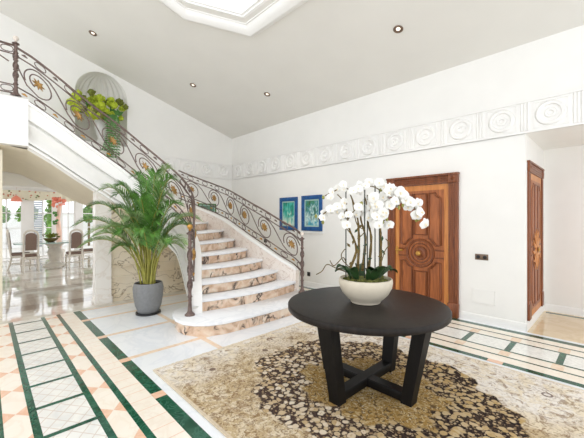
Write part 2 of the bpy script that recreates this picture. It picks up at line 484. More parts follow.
SKX, SKY, SKH, SKC = -3.0, 1.31, 1.77, .70
def octa(h, c):
    e = c*1.2
    return [(-h+c,h),(h-c,h),(h,h-e),(h,-h+e),(h-c,-h),(-h+c,-h),(-h,-h+e),(-h,h-e)]
def cz(x, y, d=0): return (x, y, ceil_z(y)+d)
def ceiling():
    m = MB()
    h, c = SKH-.28, SKC-.12
    o = [(SKX+a, SKY+b) for a, b in octa(h, c)]
    for d in (0,):
        P = lambda x, y: cz(x, y, d)
        X0, X1, Y0, Y1 = WX-.2, XR, YR, WY+.2
        a0, a1, b0, b1 = SKX-h, SKX+h, SKY-h, SKY+h
        for r in ((X0,a0,Y0,Y1),(a1,X1,Y0,Y1),(a0,a1,b1,Y1),(a0,a1,Y0,b0)):
            m.add([P(r[0],r[2]),P(r[1],r[2]),P(r[1],r[3]),P(r[0],r[3])], [(0,3,2,1) if d == 0 else (0,1,2,3)])
        for k, cor in ((0,(a0,b1)),(2,(a1,b1)),(4,(a1,b0)),(6,(a0,b0))):
            p = o[k] if k else o[0]; q2 = o[(k-1) % 8]
            m.add([P(*p), P(*cor), P(*q2)], [(0,1,2)])
    struct(m.build('ceiling', M['ceil'], smooth=False), 'sloping off-white ceiling with recessed spotlights', 'ceiling')
    # skylight surround, octagonal stepped cornice
    t = MB()
    prof = [(0,.0),(0,-.03),(.015,-.04),(.03,-.04),(.035,-.055),(.06,-.075),(.09,-.085),(.12,-.08),(.16,-.06),(.19,-.03),(.2,-.012),(.22,-.012),(.225,.005),(.25,.005),(.255,.03),(.29,.03),(.295,.05),(.325,.05),(.33,.13)]
    rings = []
    for ins, dz in prof:
        oo = octa(SKH-ins, SKC-ins*.586)
        rings.append([cz(SKX+a, SKY+b, dz) for a, b in oo])
    t.loft(rings, False)
    struct(t.build('trim_1', M['trim'], ang=25), 'white stepped octagonal cornice framing the skylight', 'trim')
    w = MB(); oo = octa(SKH-.31, SKC-.31*.586)
    w.add([cz(SKX+a, SKY+b, .11) for a, b in oo], [tuple(range(8))])
    struct(w.build('window_1', M['glass']), 'bright octagonal skylight pane in the ceiling', 'window')
ceiling()

# frieze
def frieze(name, n, place, label):
    m = MB(); P = .53; z0, z1 = 2.635, 3.065
    m.box((0, -.012, z0), (n*P, .0, z1))
    m.box((0, -.03, z1-.025), (n*P, 0, z1)); m.box((0, -.03, z0), (n*P, 0, z0+.025))
    zc = (z0+z1)/2
    for i in range(n):
        x = P*(i+.5)
        for k in (-1, 0, 1): m.tube([(i*P+k*.036, -.014, z0+.03), (i*P+k*.036, -.014, z1-.03)], .014, 6)
        for r, w in ((.13,.03),(.045,.022)):
            m.tube([(x+r*math.cos(2*PI*j/28), -.014, zc+r*math.sin(2*PI*j/28)) for j in range(28)], w, 6, True)
        a, b = .17, .165
        for s in (-1, 1):
            m.box((x+s*a-.006, -.022, zc-b), (x+s*a+.006, 0, zc+b)); m.box((x-a, -.022, zc+s*b-.006), (x+a, 0, zc+s*b+.006))
    m.v = [Vector(place(*p)) for p in m.v]
    struct(m.build(name, M['trim'], ang=40), label, 'trim')
frieze('trim_2', 18, lambda x, y, z: (1.78 - x, WY + y, z), 'white relief frieze of ringed panels along the door wall')
frieze('trim_3', 4, lambda x, y, z: (WX - y, WY-.02 - x, z), 'white relief frieze of ringed panels in the left corner')

def baseboard(name, a, b, n, label):
    m = MB(); a = Vector((*a,0)); b = Vector((*b,0)); n = Vector((*n,0))
    rings = [[tuple(p + n*o + Vector((0,0,z))) for o, z in ((0,0),(.018,0),(.018,.09),(.01,.11),(0,.115))] for p in (a, b)]
    m.loft(rings); struct(m.build(name, M['trim']), label, 'baseboard')
baseboard('baseboard_back', (-1.685, WY), (ALX+.018, WY), (0,-1), 'white baseboard right of the entrance door')
baseboard('baseboard_back_left', (WX, WY), (-2.86, WY), (0,-1), 'white baseboard left of the entrance door')
baseboard('baseboard_alcove_left', (ALX, WY-.018), (ALX, ALY), (1,0), 'white baseboard under the narrow side door')
baseboard('baseboard_alcove_back', (ALX, ALY), (XR, ALY), (0,-1), 'white baseboard along the alcove back wall')

# ------------------------------------------------------------------ wooden doors
def door(name, loc, rz, W, H, label, handle=True):
    r = bpy.data.objects.new(name, None); COL.objects.link(r); r.location = loc; r.rotation_euler = (0,0,rz)
    struct(r, label, 'door')
    cw = .135*W/1.16
    f = MB()
    for s in (-1, 1):
        f.box((s*W/2, 0, .0), (s*(W/2-cw), -.05, H-cw))
        for k in (.25, .5, .75): f.tube([(s*(W/2-cw*k), -.05, .26), (s*(W/2-cw*k), -.05, H-cw-.02)], .011, 6)
        f.cbox((s*(W/2+.008), 0, 0), (s*(W/2-cw-.008), -.075, .22), .01)          # plinth blocks
        f.cbox((s*(W/2+.006), 0, H-cw), (s*(W/2-cw-.006), -.075, H), .01)          # corner blocks
        f.lathe([(.035,0),(.03,.02),(.005,.03)], n=4) if False else None
        f.add([(s*(W/2-cw/2)+dx, -.076, H-cw/2+dz) for dx, dz in ((-.035,0),(0,-.035),(.035,0),(0,.035))] + [(s*(W/2-cw/2), -.1, H-cw/2)], [(0,1,4),(1,2,4),(2,3,4),(3,0,4)])
    f.box((-W/2+cw, 0, H-cw), (W/2-cw, -.05, H-.005))
    for k in (.25, .5, .75): f.tube([(-W/2+cw, -.05, H-cw*k), (W/2-cw, -.05, H-cw*k)], .011, 6)
    f.box((-W/2-.012, 0, H-.012), (W/2+.012, -.085, H+.015))
    f.build('casing', M['wood_dark'], r)
    lw, lh = W/2-cw-.004, H-cw-.004
    l = MB(); l.box((-lw, .0, .005), (lw, -.025, lh)); leaf = l.build('leaf', M['wood_light'], r)
    zc = .46*lh + .0; R = .25*W/1.16; x0 = lw-.07; xi = .1
    p = MB(); p.box((-x0, -.025, .1), (x0, -.032, lh-.09)); p.build('panel', M['wood'], leaf)
    mo = MB(); y = -.034
    def path(pts, w=.019): mo.tube([(a, y, b) for a, b in pts], w, 6, True)
    def arc(cx, cz_, rr, a0, a1, n=10): return [(cx+rr*math.cos(a0+(a1-a0)*i/n), cz_+rr*math.sin(a0+(a1-a0)*i/n)) for i in range(n+1)]
    top, bot = lh-.14, .15; nk = .085
    for up_ in (1, -1):
        zf = top if up_ > 0 else bot
        for s in (-1, 1):
            X1, X0 = s*(x0-.045), s*(xi+.04)
            zi = zc + up_*.12
            zr = zc + up_*math.sqrt(max(0.01, R*R - (xi+.04)**2))
            pts = [(X0, zr+up_*.03), (X0, zf)]
            a = arc(X1, zf, nk, 0, 1)  # notched outer corner
            pts += [(X1 - s*nk, zf), (X1 - s*nk*.75, zf - up_*nk*.55), (X1 - s*.02, zf - up_*nk*.8), (X1, zf - up_*nk)]
            ze = zc + up_*math.sqrt(max(.02, (R+.03)**2 - min(R, x0-.09)**2))
            pts += [(X1, zi+up_*.02)]
            aa = math.atan2(zi+up_*.02-zc, (x0-.045)); ab = math.atan2(zr+up_*.03-zc, xi+.04)
            for i in range(1, 8):
                an = aa + (ab-aa)*i/8.0; pts.append((s*(R+.035)*math.cos(an), zc+(R+.035)*math.sin(an)))
            path(pts)
        za, zb = zc + up_*(R+.05), zf
        path([(-xi, za), (xi, za), (xi, zb), (-xi, zb)])
        for s in (-1, 1):
            mo.tube([(s*(R*.8), y, zc+up_*.06), (s*x0, y, zc+up_*.06)], .012, 6)
    for rr, w in ((R*.86,.022),(R*.62,.012),(R*.40,.018)): path(arc(0, zc, rr, 0, 2*PI*31/32, 31), w)
    mo.build('moulding', M['wood_dark'], leaf, ang=60)  # mouldings and boss coloured darker, standing in for shade lines around the relief
    d = MB(); d.x = Matrix.Translation((0,-.03,zc)) @ Matrix.Rotation(PI/2, 4, 'X')
    d.lathe([(R*.38,0),(R*.36,.02),(R*.2,.03),(R*.15,.05),(.01,.055)], n=24); d.build('boss', M['wood_dark'], leaf)
    k = MB(); k.x = Matrix.Translation((0,-.08,zc)) @ Matrix.Rotation(PI/2, 4, 'X')
    k.lathe([(.02,0),(.014,.015),(.034,.025),(.04,.04),(.03,.055),(.005,.06)], n=16); tag(k.build('knob', M['gold'], leaf), 'round brass knob')
    if handle:
        h = MB(); h.box((-lw+.015,-.025,zc-.05),(-lw+.05,-.035,zc+.09)); h.tube([(-lw+.03,-.03,zc+.03),(-lw+.03,-.07,zc+.03),(-lw+.15,-.075,zc+.03)], .017, 8)
        tag(h.build('handle', M['gold'], leaf), 'brass lever handle')
        g = MB()
        for z in (.3, zc+.1, lh-.3): g.tube([(lw, -.03, z-.05), (lw, -.03, z+.05)], .01, 8)
        g.build('hinge', M['gold'], leaf)
    else:
        b = MB()
        for i in range(12):
            a = 2*PI*i/12; b.tube([(.05*math.cos(a),-.045,zc+.05*math.sin(a)), (.24*math.cos(a+.15),-.06,zc+.24*math.sin(a+.15)), (.3*math.cos(a),-.05,zc+.3*math.sin(a))], lambda u: .03*(1-u)+.008, 6)
        b.build('sunburst', M['wood_light'], leaf)
    if not handle:       # the side door is set shallower in its wall
        for o in [r] + list(r.children):
            pass
        r.scale = (1, .4, 1)
    return r
door('door_1', (-2.27, WY, 0), 0, 1.16, 2.19, 'carved walnut entrance door with a round central medallion')
door('door_2', (ALX, 5.87, .12), PI/2, 1.17, 2.16, 'narrow-looking carved wooden door on the alcove side wall', False)

# ------------------------------------------------------------------ staircase
RH = .179
def zt(t): return RH*t if t < 9 else RH*9 + .168*(t-9)
INN = [(-3.75,1.9),(-3.9,1.98),(-4.12,2.07),(-4.39,2.2),(-4.68,2.36),(-4.95,2.49),(-5.2,2.57),(-5.42,2.585),(-5.62,2.54),(-5.79,2.44),(-5.93,2.3),(-6.05,2.15),(-6.14,1.98),(-6.21,1.8),(-6.26,1.6),(-6.29,1.4),(-6.3,1.2),(-6.3,.98),(-6.3,.74),(-6.3,.47),(-6.3,.2)]
OUT = [(-3.5,4.25),(-3.8,4.2),(-4.13,4.1),(-4.48,3.97),(-4.85,3.9),(-5.3,3.87),(-5.8,3.9),(-6.35,3.95),(-6.88,3.86),(-7.28,3.62),(-7.52,3.32),(-7.66,3.0),(-7.74,2.65),(-7.78,2.3),(-7.8,1.98),(-7.8,1.68),(-7.8,1.38),(-7.8,1.1),(-7.8,.8),(-7.8,.47),(-7.8,.2)]
def inn(t): return cr([(*p,0) for p in INN], t)
def out(t): return cr([(*p,0) for p in OUT], t)
def nrm(fn, t):
    d = fn(min(t+.05, 20)) - fn(max(t-.05, 0)); d.normalize()
    return Vector((d.y, -d.x, 0))      # right-hand side of the climb direction... flipped below
STEP1 = [(-4.55,2.3),(-4.54,2.08),(-4.44,1.93),(-4.28,1.85),(-4.08,1.81),(-3.9,1.82),(-3.74,1.9),(-3.62,2.04),(-3.55,2.22),(-3.525,2.5),(-3.515,2.9),(-3.525,3.4),(-3.55,3.8),(-3.62,4.05),(-3.75,4.2),(-3.95,4.27),(-4.2,4.25)]
def front(k, n=16):
    a, b = inn(k), out(k); d = (b-a); nv = Vector((d.y, -d.x, 0)).normalized()
    bul = .13*max(0, 1-max(0, k-3)/9.0)
    a2 = a + d.normalized()*.11; d2 = b - a2
    return [a2 + d2*(i/n) + nv*bul*4*(i/n)*(1-i/n) for i in range(n+1)]
ST = thing('staircase', 'curved white marble staircase with pink veined risers sweeping up to the landing', 'staircase', (-4.6, 3.0, 0))
def off_line(pts, d):
    res = []
    for i, p in enumerate(pts):
        a = pts[max(0,i-1)]; b = pts[min(len(pts)-1,i+1)]; t = Vector((b[0]-a[0], b[1]-a[1], 0)).normalized()
        res.append((p[0]-t.y*d, p[1]+t.x*d))
    return res
for k in range(1, 20):
    fr = [tuple(p)[:2] for p in front(k)] if k > 1 else STEP1
    bk = [tuple(p)[:2] for p in front(k+1)] if k < 19 else [(-6.3,.2),(-7.8,.2)]
    if k == 1: bk = [(-4.6,2.5),(-4.7,3.9)]
    m = MB(); poly = fr + bk[::-1]
    z = zt(k)
    # rounded nosing
    L = []
    for ins, zz in ((.012, z-.045), (0, z-.036), (0, z-.01), (.012, z)):
        L.append([(p[0],p[1],zz) for p in off_line(fr, ins) + bk[::-1]])
    m.loft(L); m.build('tread', M['tread'], ST, True, ang=50)
    f2 = off_line(fr, .035); f3 = off_line(fr, .075)
    r = MB(); r.loft([[(p[0],p[1],zt(k-1)) for p in f2+f3[::-1]], [(p[0],p[1],z-.044) for p in f2+f3[::-1]]])
    r.build('riser', M['riser'], ST, True, ang=50)
# inner stringer: plaster profile swept along the inner edge
PROF_OLD = [(-.13,-.3),(-.13,0),(.02,0),(.02,-.045),(.0,-.055),(0,-.32),(-.014,-.325),(-.014,-.345),(.0,-.35),(-.012,-.42),(-.04,-.52),(-.045,-.6),(-.03,-.645),(-.03,-.66),(-.055,-.665),(-.06,-.70),(-.075,-.705),(-.075,-.75),(-.11,-.755),(-.13,-.77)]
PROF = [(-.13,-.3),(-.13,0),(.03,0),(.03,-.05),(.0,-.06),(0,-.29),(-.09,-.30),(-.09,-.345),(.01,-.355),(.01,-.37),(-.04,-.43),(-.09,-.50),(-.12,-.57),(-.12,-.615),(-.02,-.625),(-.02,-.66),(-.11,-.665),(-.11,-.695),(-.01,-.70),(-.01,-.74),(-.11,-.75),(-.13,-.77)]
def zcurb(t, h=.10): return zt(t) + h - .09*(sm(t, 13, 17) if t > 13 else 0)
def sm(t, a, b):
    u = max(0, min(1, (t-a)/(b-a))); return u*u*(3-2*u)
def zbot(t):
    full = zcurb(t) - .72 - .05*(1-sm(t,8,14))
    return full*sm(t, 6.3, 8.4) if t > 6.3 else 0.0
m = MB(); rings = []; inner_bot = []
ts = [2 + i*.2 for i in range(0, 86)]
for t in ts:
    t = min(t, 18.98); p = inn(t); d = (inn(min(20, t+.1)) - inn(t-.1)).normalized(); n = Vector((-d.y, d.x, 0))   # left of climb = open side
    zc_ = min(zcurb(t), 3.32); zb = max(0, zbot(t)); H = zc_ - zb
    fl = .09*sm(6.5-t, 0, 4)          # foot of the stringer flares outwards
    ring = []
    for o, dz in PROF:
        zz = zc_ + dz*(H/.77) if dz < -.06 and o != -.13 or dz == -.77 else zc_ + dz
        if o == -.13 and dz == -.3: zz = max(zc_-.3, 0)
        ring.append(tuple(p + n*(o + fl*(-dz/.77 if dz != -.3 else 0)) + Vector((0,0,zz))))
    rings.append(ring); inner_bot.append((p + n*-.13, zb, t))
m.loft(rings, True, True)
m.build('stringer', M['stucco'], ST, True, ang=40)
# soffit under the flight and under the landing
m = MB(); A = []; B = []
for p, zb, t in inner_bot:
    if t >= 6.6:
        q_ = out(t); A.append((p.x, p.y, zb+.004)); B.append((WX+.01, q_.y, max(zb-.24, -.02)) if t > 10 else (q_.x-.02*(t-6.6)/4, q_.y, max(zb-.24*sm(t,6.6,12), -.02)))
for y in (.2, -1.0, YR): A.append((-6.42, y, 2.615)); B.append((WX+.01, y, 2.375))
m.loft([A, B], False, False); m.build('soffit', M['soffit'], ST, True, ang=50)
m = MB()
m.loft([[(-6.27,.475,2.61),(-6.27,.475,3.32),(-6.33,.475,3.36),(WX+.01,.475,3.36),(WX+.01,.475,2.7),(-6.42,.475,2.61)], [(-6.27,YR,2.61),(-6.27,YR,3.32),(-6.33,YR,3.36),(WX+.01,YR,3.36),(WX+.01,YR,2.7),(-6.42,YR,2.61)]])
m.build('landing', M['stucco'], ST, True)
# outer curb
m = MB(); c = MB(); r1 = []; r2 = []
for i in range(0, 42):
    t = 2 + i*.2; p = out(t); d = (out(t+.1) - out(t-.1)).normalized(); n = Vector((d.y, -d.x, 0))
    z = zcurb(t, .2)
    r1.append([tuple(p + n*o + Vector((0,0,zz))) for o, zz in ((0, max(0, z-.5)), (0, z), (.13, z), (.13, 0))])
    r2.append([tuple(p + n*o + Vector((0,0,zz))) for o, zz in ((-.012, z), (-.012, z+.035), (-.004, z+.045), (.134, z+.045), (.142, z+.035), (.142, z))])
m.loft(r1); cb_ = m.build('curb', M['skirt'], ST, True, ang=50)
c.loft(r2); c.build('curb_cap', M['stucco'], cb_, True, ang=50)

# marble panelled wall under the flight
m = MB()
top = [(1.62,1.95),(1.8,1.72),(2.3,1.2),(2.9,.85),(3.7,.5)]
X0, X1 = -6.5, -6.4
m.loft([[(X1,1.62,0)] + [(X1,y,z) for y,z in top] + [(X1,3.7,0)], [(X0,1.62,0)] + [(X0,y,z) for y,z in top] + [(X0,3.7,0)]])
struct(m.build('wall_under_stair', M['dado'], smooth=False), 'veined beige marble wall under the stair behind the palm', 'wall')
m = MB(); m.box((-6.52,1.38,0),(-6.34,1.63,2.02)); m.cbox((-6.54,1.36,0),(-6.32,1.65,.12)) ; 
struct(m.build('trim_4', M['pilaster']), 'white marble pilaster beside the dining room opening', 'trim')
m = MB(); m.box((-6.75,YR,0),(-6.5,.19,2.55))
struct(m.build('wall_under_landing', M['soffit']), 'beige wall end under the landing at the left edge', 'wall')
m = MB()
for z0, z1 in ((0,.1),(.42,.45),(.62,.64)): m.box((-6.4,1.65,z0),(-6.375,3.6,z1))
struct(m.build('trim_5', M['dado']), 'low marble ledges on the wall under the stair', 'trim')

# ------------------------------------------------------------------ iron railings
class Path:
    def __init__(self, pts):
        self.p = [Vector(p) for p in pts]; self.s = [0]
        for a, b in zip(self.p, self.p[1:]): self.s.append(self.s[-1] + Vector((b.x-a.x, b.y-a.y, 0)).length)
        self.L = self.s[-1]
    def at(self, s, h=0, off=0):
        s = max(0, min(self.L-1e-6, s)); lo, hi = 0, len(self.s)-1
        while hi-lo > 1:
            md = (lo+hi)//2
            if self.s[md] <= s: lo = md
            else: hi = md
        u = (s-self.s[lo])/max(1e-9, self.s[hi]-self.s[lo]); a, b = self.p[lo], self.p[hi]
        q = a.lerp(b, u); d = Vector((b.x-a.x, b.y-a.y, 0)).normalized()
        return q + Vector((0,0,h)) + Vector((-d.y, d.x, 0))*off
def rosette(root, P, c_s, c_h, r, mat):
    m = MB(); rings = []
    for side in (1, -1):
        pts = []; N = 32
        for j in range(N):
            rr = r*(.72 + .28*math.cos(8*2*PI*j/N)); pts.append(P.at(c_s + rr*math.cos(2*PI*j/N), c_h + rr*math.sin(2*PI*j/N), .008*side))
        mid = [P.at(c_s + r*.4*math.cos(2*PI*j/N), c_h + r*.4*math.sin(2*PI*j/N), .03*side) for j in range(N)]
        ctr = [P.at(c_s + r*.12*math.cos(2*PI*j/N), c_h + r*.12*math.sin(2*PI*j/N), .02*side) for j in range(N)]
        rings.append((pts, mid, ctr))
    (a, b, c), (a2, b2, c2) = rings
    m.loft([[tuple(p) for p in R] for R in (c, b, a, a2, b2, c2)])
    return m.build('rosette', mat, root, True, ang=70)
def railing(root, P, n, first, H=.70, mat_r='bronze', flip=1):
    def rail(name, h, r, s0=0, s1=None):
        s1 = P.L if s1 is None else s1; N = int((s1-s0)/.06)+2
        return MB().tube([P.at(s0+(s1-s0)*i/(N-1), h) for i in range(N)], r, 6).build(name, M['iron'], root, True, ang=60)
    rail('handrail', H, .017); rail('upper_rail', H-.13, .0105); rail('lower_rail', .155, .0105); rail('bottom_rail', .03, .011)
    ln = .19; k = int(P.L/ln)
    for i in range(k):
        s = (i+.5)*P.L/k
        for h in (H-.066, .092):
            if (i % 2 == 0):
                pts = []
                for j in range(14):
                    a = 2*PI*j/14; ca, sa = math.cos(a), math.sin(a)
                    pts.append(P.at(s + .07*math.copysign(abs(ca)**.7, ca), h + .044*math.copysign(abs(sa)**.8, sa)))
                MB().tube(pts, .007, 5, True).build('link', M['iron'], root, True, ang=70)
            else:
                MB().tube([P.at(s-.035, h+.0), P.at(s, h+.012), P.at(s+.035, h)], lambda u: .006+.012*math.sin(PI*u), 6).build('collar', M['gold' if h < .2 else 'iron'], root, True, ang=70)
    sp = P.L/n; cs = [(i+.5)*sp for i in range(n)]; ch = .37 if H < .72 else .39
    for i, c in enumerate(cs):
        R = .175
        # running scroll: climbs round this rosette, sweeps over and drops to the previous (lower) one
        pts = []
        def sp_pt(cc, rr, a): return P.at(cc - rr*math.cos(a)*1.0, ch + rr*math.sin(a))
        for j in range(0, 15):
            a = math.radians(200 - 110*j/14); pts.append(sp_pt(c, R*(.95+.15*j/14), a))
        nx = c - sp
        for j in range(1, 6):
            u = j/6; a = P.at(c - .03, ch+R*1.1); 
            s_ = (c-.05)*(1-u) + (nx - .02)*u
            h_ = (ch+R*1.08)*(1-u) + (ch-R*1.12)*u + .05*math.sin(2*PI*u)
            if s_ > .02: pts.append(P.at(s_, h_))
        if nx > 0:
            for j in range(0, 22):
                a = math.radians(270 + 330*j/21); rr = R*(1.1-.62*j/21); pts.append(sp_pt(nx, rr, a))
        if i == n-1:
            e = [sp_pt(c, R*(1.1-.62*j/21), math.radians(270 + 330*j/21)) for j in range(22)]
            MB().tube([P.at(min(P.L, c+sp*.49), ch+.1), P.at(c+R*.8, ch-R*.7)] + e, .0098, 6).build('scroll', M['iron'], root, True, ang=70)
        MB().tube(pts, .0098, 6).build('scroll', M['iron'], root, True, ang=70)
        rosette(root, P, c, ch, .082, M[mat_r])
def newel(root, x, y, z, H, ball=True, mat='iron', r=.03):
    m = MB()
    prof = [(.07,0),(.07,.012),(.055,.03),(.035,.05),(.03,.07)]
    h = .07
    for i, f in enumerate((.18,.22,.3,.36,.44,.48,.56,.66,.72,.8,.9)):
        prof += [(r*.72, H*f-.02), (r*1.15 if i % 2 else r*.85, H*f), (r*.75, H*f+.02)]
    prof += [(r*.8,H*.95),(r*1.5,H*.96),(r*1.5,H*.975),(r*.7,H*.985),(r*.5,H)]
    prof = sorted(prof, key=lambda q: q[1])
    m.lathe(prof, (x,y,z), 12)
    # twisted leaves wound round the shaft
    for s in (0, PI):
        m.tube([(x+r*1.05*math.cos(s+9*u), y+r*1.05*math.sin(s+9*u), z+H*(.3+.5*u)) for u in [i/40 for i in range(41)]], .008, 5)
    nw = m.build('newel', M[mat], root, True, ang=50)
    b = MB(); b.lathe([(.015,0),(.022,.008),(.012,.018),(.03,.032),(.04,.055),(.03,.08),(.005,.09)], (x,y,z+H), 14)
    tag(b.build('finial', M['pale_knob'] if ball else M['gold'], nw, True), 'pale round finial' if ball else 'small gilded finial')
    return nw
# near (left) railing
pts = [(-4.1,2.02,.62), (-4.2,2.09,.62)]
for i in range(0, 84):
    t = 2.6 + i*.2
    if t > 18.9: break
    p = inn(t); d = (inn(min(20,t+.1)) - inn(t-.1)).normalized(); n = Vector((d.y,-d.x,0))
    q_ = p + n*(.02+.035*sm(t,4,8)); pts.append((q_.x, q_.y, min(max(zcurb(t), .56), 3.31)))
pts += [(-6.355,.34,3.35)]
RA = thing('stair_railing', 'bronzed iron scroll railing on the near left side of the stair, running to the landing', 'railing', (-4.1,2.02,RH))
PA = Path(pts); railing(RA, PA, 8, 0, .75, mat_r='bronze')
newel(RA, -4.1, 2.02, RH, 1.16, False)
newel(RA, -6.355, .335, 3.36, .82, True)
PL = Path([(-6.355,.335-.06*i,3.37) for i in range(0, 60)])
railing(RA, PL, 5, 0, .75, mat_r='gold')
# far (right) railing
pts = [(-3.95,4.08,.52)]
for i in range(0, 40):
    t = 2.2 + i*.2
    if t > 9.8: break
    p = out(t); d = (out(t+.1) - out(t-.1)).normalized(); n = Vector((d.y,-d.x,0))
    q_ = p + n*.065; pts.append((q_.x, q_.y, zcurb(t, .245)))
RB = thing('stair_railing', 'bronzed iron scroll railing on the far right side of the stair, below the paintings', 'railing', (-3.95,4.08,RH))
PB = Path(pts); railing(RB, PB, 6, 0)
newel(RB, -3.95, 4.08, RH, 1.0, True)

# ------------------------------------------------------------------ rug and round table
r = thing('rug', 'large worn beige rug with a dark flowered medallion under the round table', 'rug', (-1.56, 2.46, 0))
m = MB(); m.cbox((-1.62,-1.275,.003), (1.62,1.275,.016), .004); m.build('pile', M['rug'], r)
f = MB()
for s in (-1, 1):
    for i in range(170):
        y = -1.265 + 2.53*i/169; f.box((s*1.62, y-.003, .004), (s*(1.65+random.random()*.012), y+.003, .008))
f.build('fringe', M['tan'], r)
TX, TY = -1.59, 2.46
r = thing('round_table', 'round black wooden table with crossed base standing on the rug', 'table', (TX,TY,.016))
def tilt_leg(a):
    m = MB(); c, s = math.cos(a), math.sin(a); rings = []
    for rad, z, w, d in ((.405,0,.052,.045),(.41,.05,.052,.045),(.53,.68,.066,.052)):
        rings.append([(c*(rad+i*d)-s*j*w, s*(rad+i*d)+c*j*w, z) for i, j in ((-1,-1),(1,-1),(1,1),(-1,1))])
    return m.loft(rings)
for a in (0, PI/2, PI, -PI/2): tilt_leg(a).build('leg', M['leg_wood'], r)
m = MB(); m.cbox((-.42,-.05,.012),(.42,.05,.085), .006); m.build('stretcher', M['leg_wood'], r)
m = MB(); m.cbox((-.05,-.42,.014),(.05,.42,.087), .006); m.build('stretcher', M['leg_wood'], r)
m = MB(); m.lathe([(.66,.675),(.692,.682),(.697,.69),(.697,.724),(.692,.732),(.68,.736),(.3,.736)], n=96); m.build('tabletop', M['black_wood'], r)

# ------------------------------------------------------------------ orchid bowl
OZ = .753
OR = thing('potted_orchid', 'white orchids on stakes in a round cream bowl on the black table', 'potted plant', (TX,TY,OZ))
m = MB(); m.lathe([(.11,0),(.13,.004),(.135,.02),(.165,.045),(.205,.09),(.23,.14),(.238,.185),(.234,.215),(.222,.218),(.218,.19),(.2,.15)], n=48); m.build('bowl', M['bowl'], OR)
m = MB()
m.lathe([(.216,.175),(.2,.2),(.12,.222),(.02,.225)], n=32)
for i in range(60):
    a = random.random()*2*PI; q_ = .2*math.sqrt(random.random()); m.ball((q_*math.cos(a), q_*math.sin(a), .205), .012+.02*random.random(), 7)
m.build('moss', M['moss'], OR)
def V3(lat, dep, z): return Vector((lat*SA - dep*CA, lat*CA + dep*SA, z))   # lateral / depth seen from the hall's front
flower = MB()
def petal(m, a, L, W):
    c, s = math.cos(a), math.sin(a); N = 7; rows = []
    for i in range(N):
        u = i/(N-1); w = W*math.sin(PI*min(1,(u*.86+.1)))**.8; x = L*u; dz = .012*math.sin(PI*u) - .008*u
        rows.append([(x*c + v*w*-s, dz - .3*abs(v)*w*.3, x*s + v*w*c) for v in (-1,-.5,0,.5,1)])
    m.loft([[(p[0], -p[1], p[2]) for p in rw] for rw in rows], False, False)
for a, L, W in ((0.15,.052,.036),(PI-.15,.052,.036),(PI/2,.05,.022),(-PI/2-.75,.048,.021),(-PI/2+.75,.048,.021)): petal(flower, a, L, W)
flower.mi = 1; flower.ball((0,-.012,-.006), .008, 8, (1,1.3,1)); flower.ball((0,-.016,-.015), .006, 7)
def add_flower(p, sc=1.0, par=None):
    if add_flower.o is None:
        o = flower.build('flower', [M['petal'], M['lip']], OR, ang=80); add_flower.o = o
    else:
        o = add_flower.o.copy(); COL.objects.link(o)
    o.parent = par; o.location = p
    # face the hall's open side, scattered
    az = math.atan2(-SA, CA) + PI/2 + random.uniform(-.8,.8)
    o.rotation_euler = (random.uniform(-.5,.35), random.uniform(-.4,.4), az); k = sc*random.uniform(.85,1.15); o.scale = (k,k,k)
add_flower.o = None
def px2(px, py): return ((px-366)*2.87/317, (303-py)*2.87/317)
for px, tp, dep in ((347,190,.02),(364,192,-.05),(375,183,-.02),(382,190,.07),(369.5,196,.06)):
    l, z = px2(px, tp); MB().tube([V3(l,dep,.2), V3(l,dep,z)], .0055, 6).build('stake', M['stake'], OR)
for (a, b, c, d) in (((358,272),(359,240),(357,215),(350,192)), ((363,272),(366,240),(362,220),(363,205)), ((370,272),(372,240),(369,222),(372,205)), ((381,272),(382,245),(380,225),(383,205)), ((350,270),(357,250),(349,228),(347,205))):
    P_ = [V3(px2(*q_)[0], random.uniform(-.03,.03), px2(*q_)[1]) for q_ in (a,b,c,d)]
    MB().tube([cr(P_, i*3/14) for i in range(15)], lambda u: .009*(1-u)+.005 + .002*math.sin(u*40), 7).build('cane', M['cane'], OR)
sprays = [
  ([(378,205),(384,196),(394,196),(405,201),(413,211),(416,222)], 24, 1.0, .05),
  ([(372,207),(378,214),(388,210),(397,207)], 11, .95, .05),
  ([(364,200),(368,211),(374,220),(384,222)], 12, .95, .055),
  ([(347,205),(338,210),(327,213),(318,221)], 9, .85, .03),
  ([(350,192),(342,190),(333,194),(325,198)], 6, .7, .03),
  ([(350,192),(360,190),(370,189),(380,193)], 9, .75, .045),
  ([(338,218),(344,224),(352,214),(358,208)], 6, .8, .03)]
for pts_, n, sc, jit in sprays:
    P_ = [V3(px2(*q_)[0], -.06+random.uniform(-.03,.03), px2(*q_)[1]) for q_ in pts_]
    L = len(P_)-1
    fs_ = MB().tube([cr(P_, i*L/20) for i in range(21)], .005, 5).build('flower_stem', M['cane'], OR)
    for i in range(n):
        p = cr(P_, L*(i+.3)/n) + V3(random.uniform(-jit,jit), random.uniform(-.09,.03), random.uniform(-jit,jit)*.9)
        add_flower(p, sc, fs_)
    for i in range(2):
        p = P_[-1] + V3(random.uniform(-.02,.05), random.uniform(-.03,.03), random.uniform(-.05,.03)); MB().ball(p, .013, 8, (1,1,1.4)).build('bud', M['bud'], fs_)
def leaf(lat, dep, ang, L, W, rise):
    m = MB(); rows = []; c, s = math.cos(ang), math.sin(ang)
    for i in range(9):
        u = i/8; w = W*math.sin(PI*min(1,u*.93+.07))**.6; x = L*u; z = .2 + rise*math.sin(u*PI*.6) - .05*u*u
        rows.append([tuple(V3(lat + x*c - v*w*s, dep + x*s + v*w*c, z + abs(v)*.02)) for v in (-1,-.5,0,.5,1)])
    m.loft(rows, False, False); return m.build('leaf', M['orchid_leaf'], OR, ang=80)
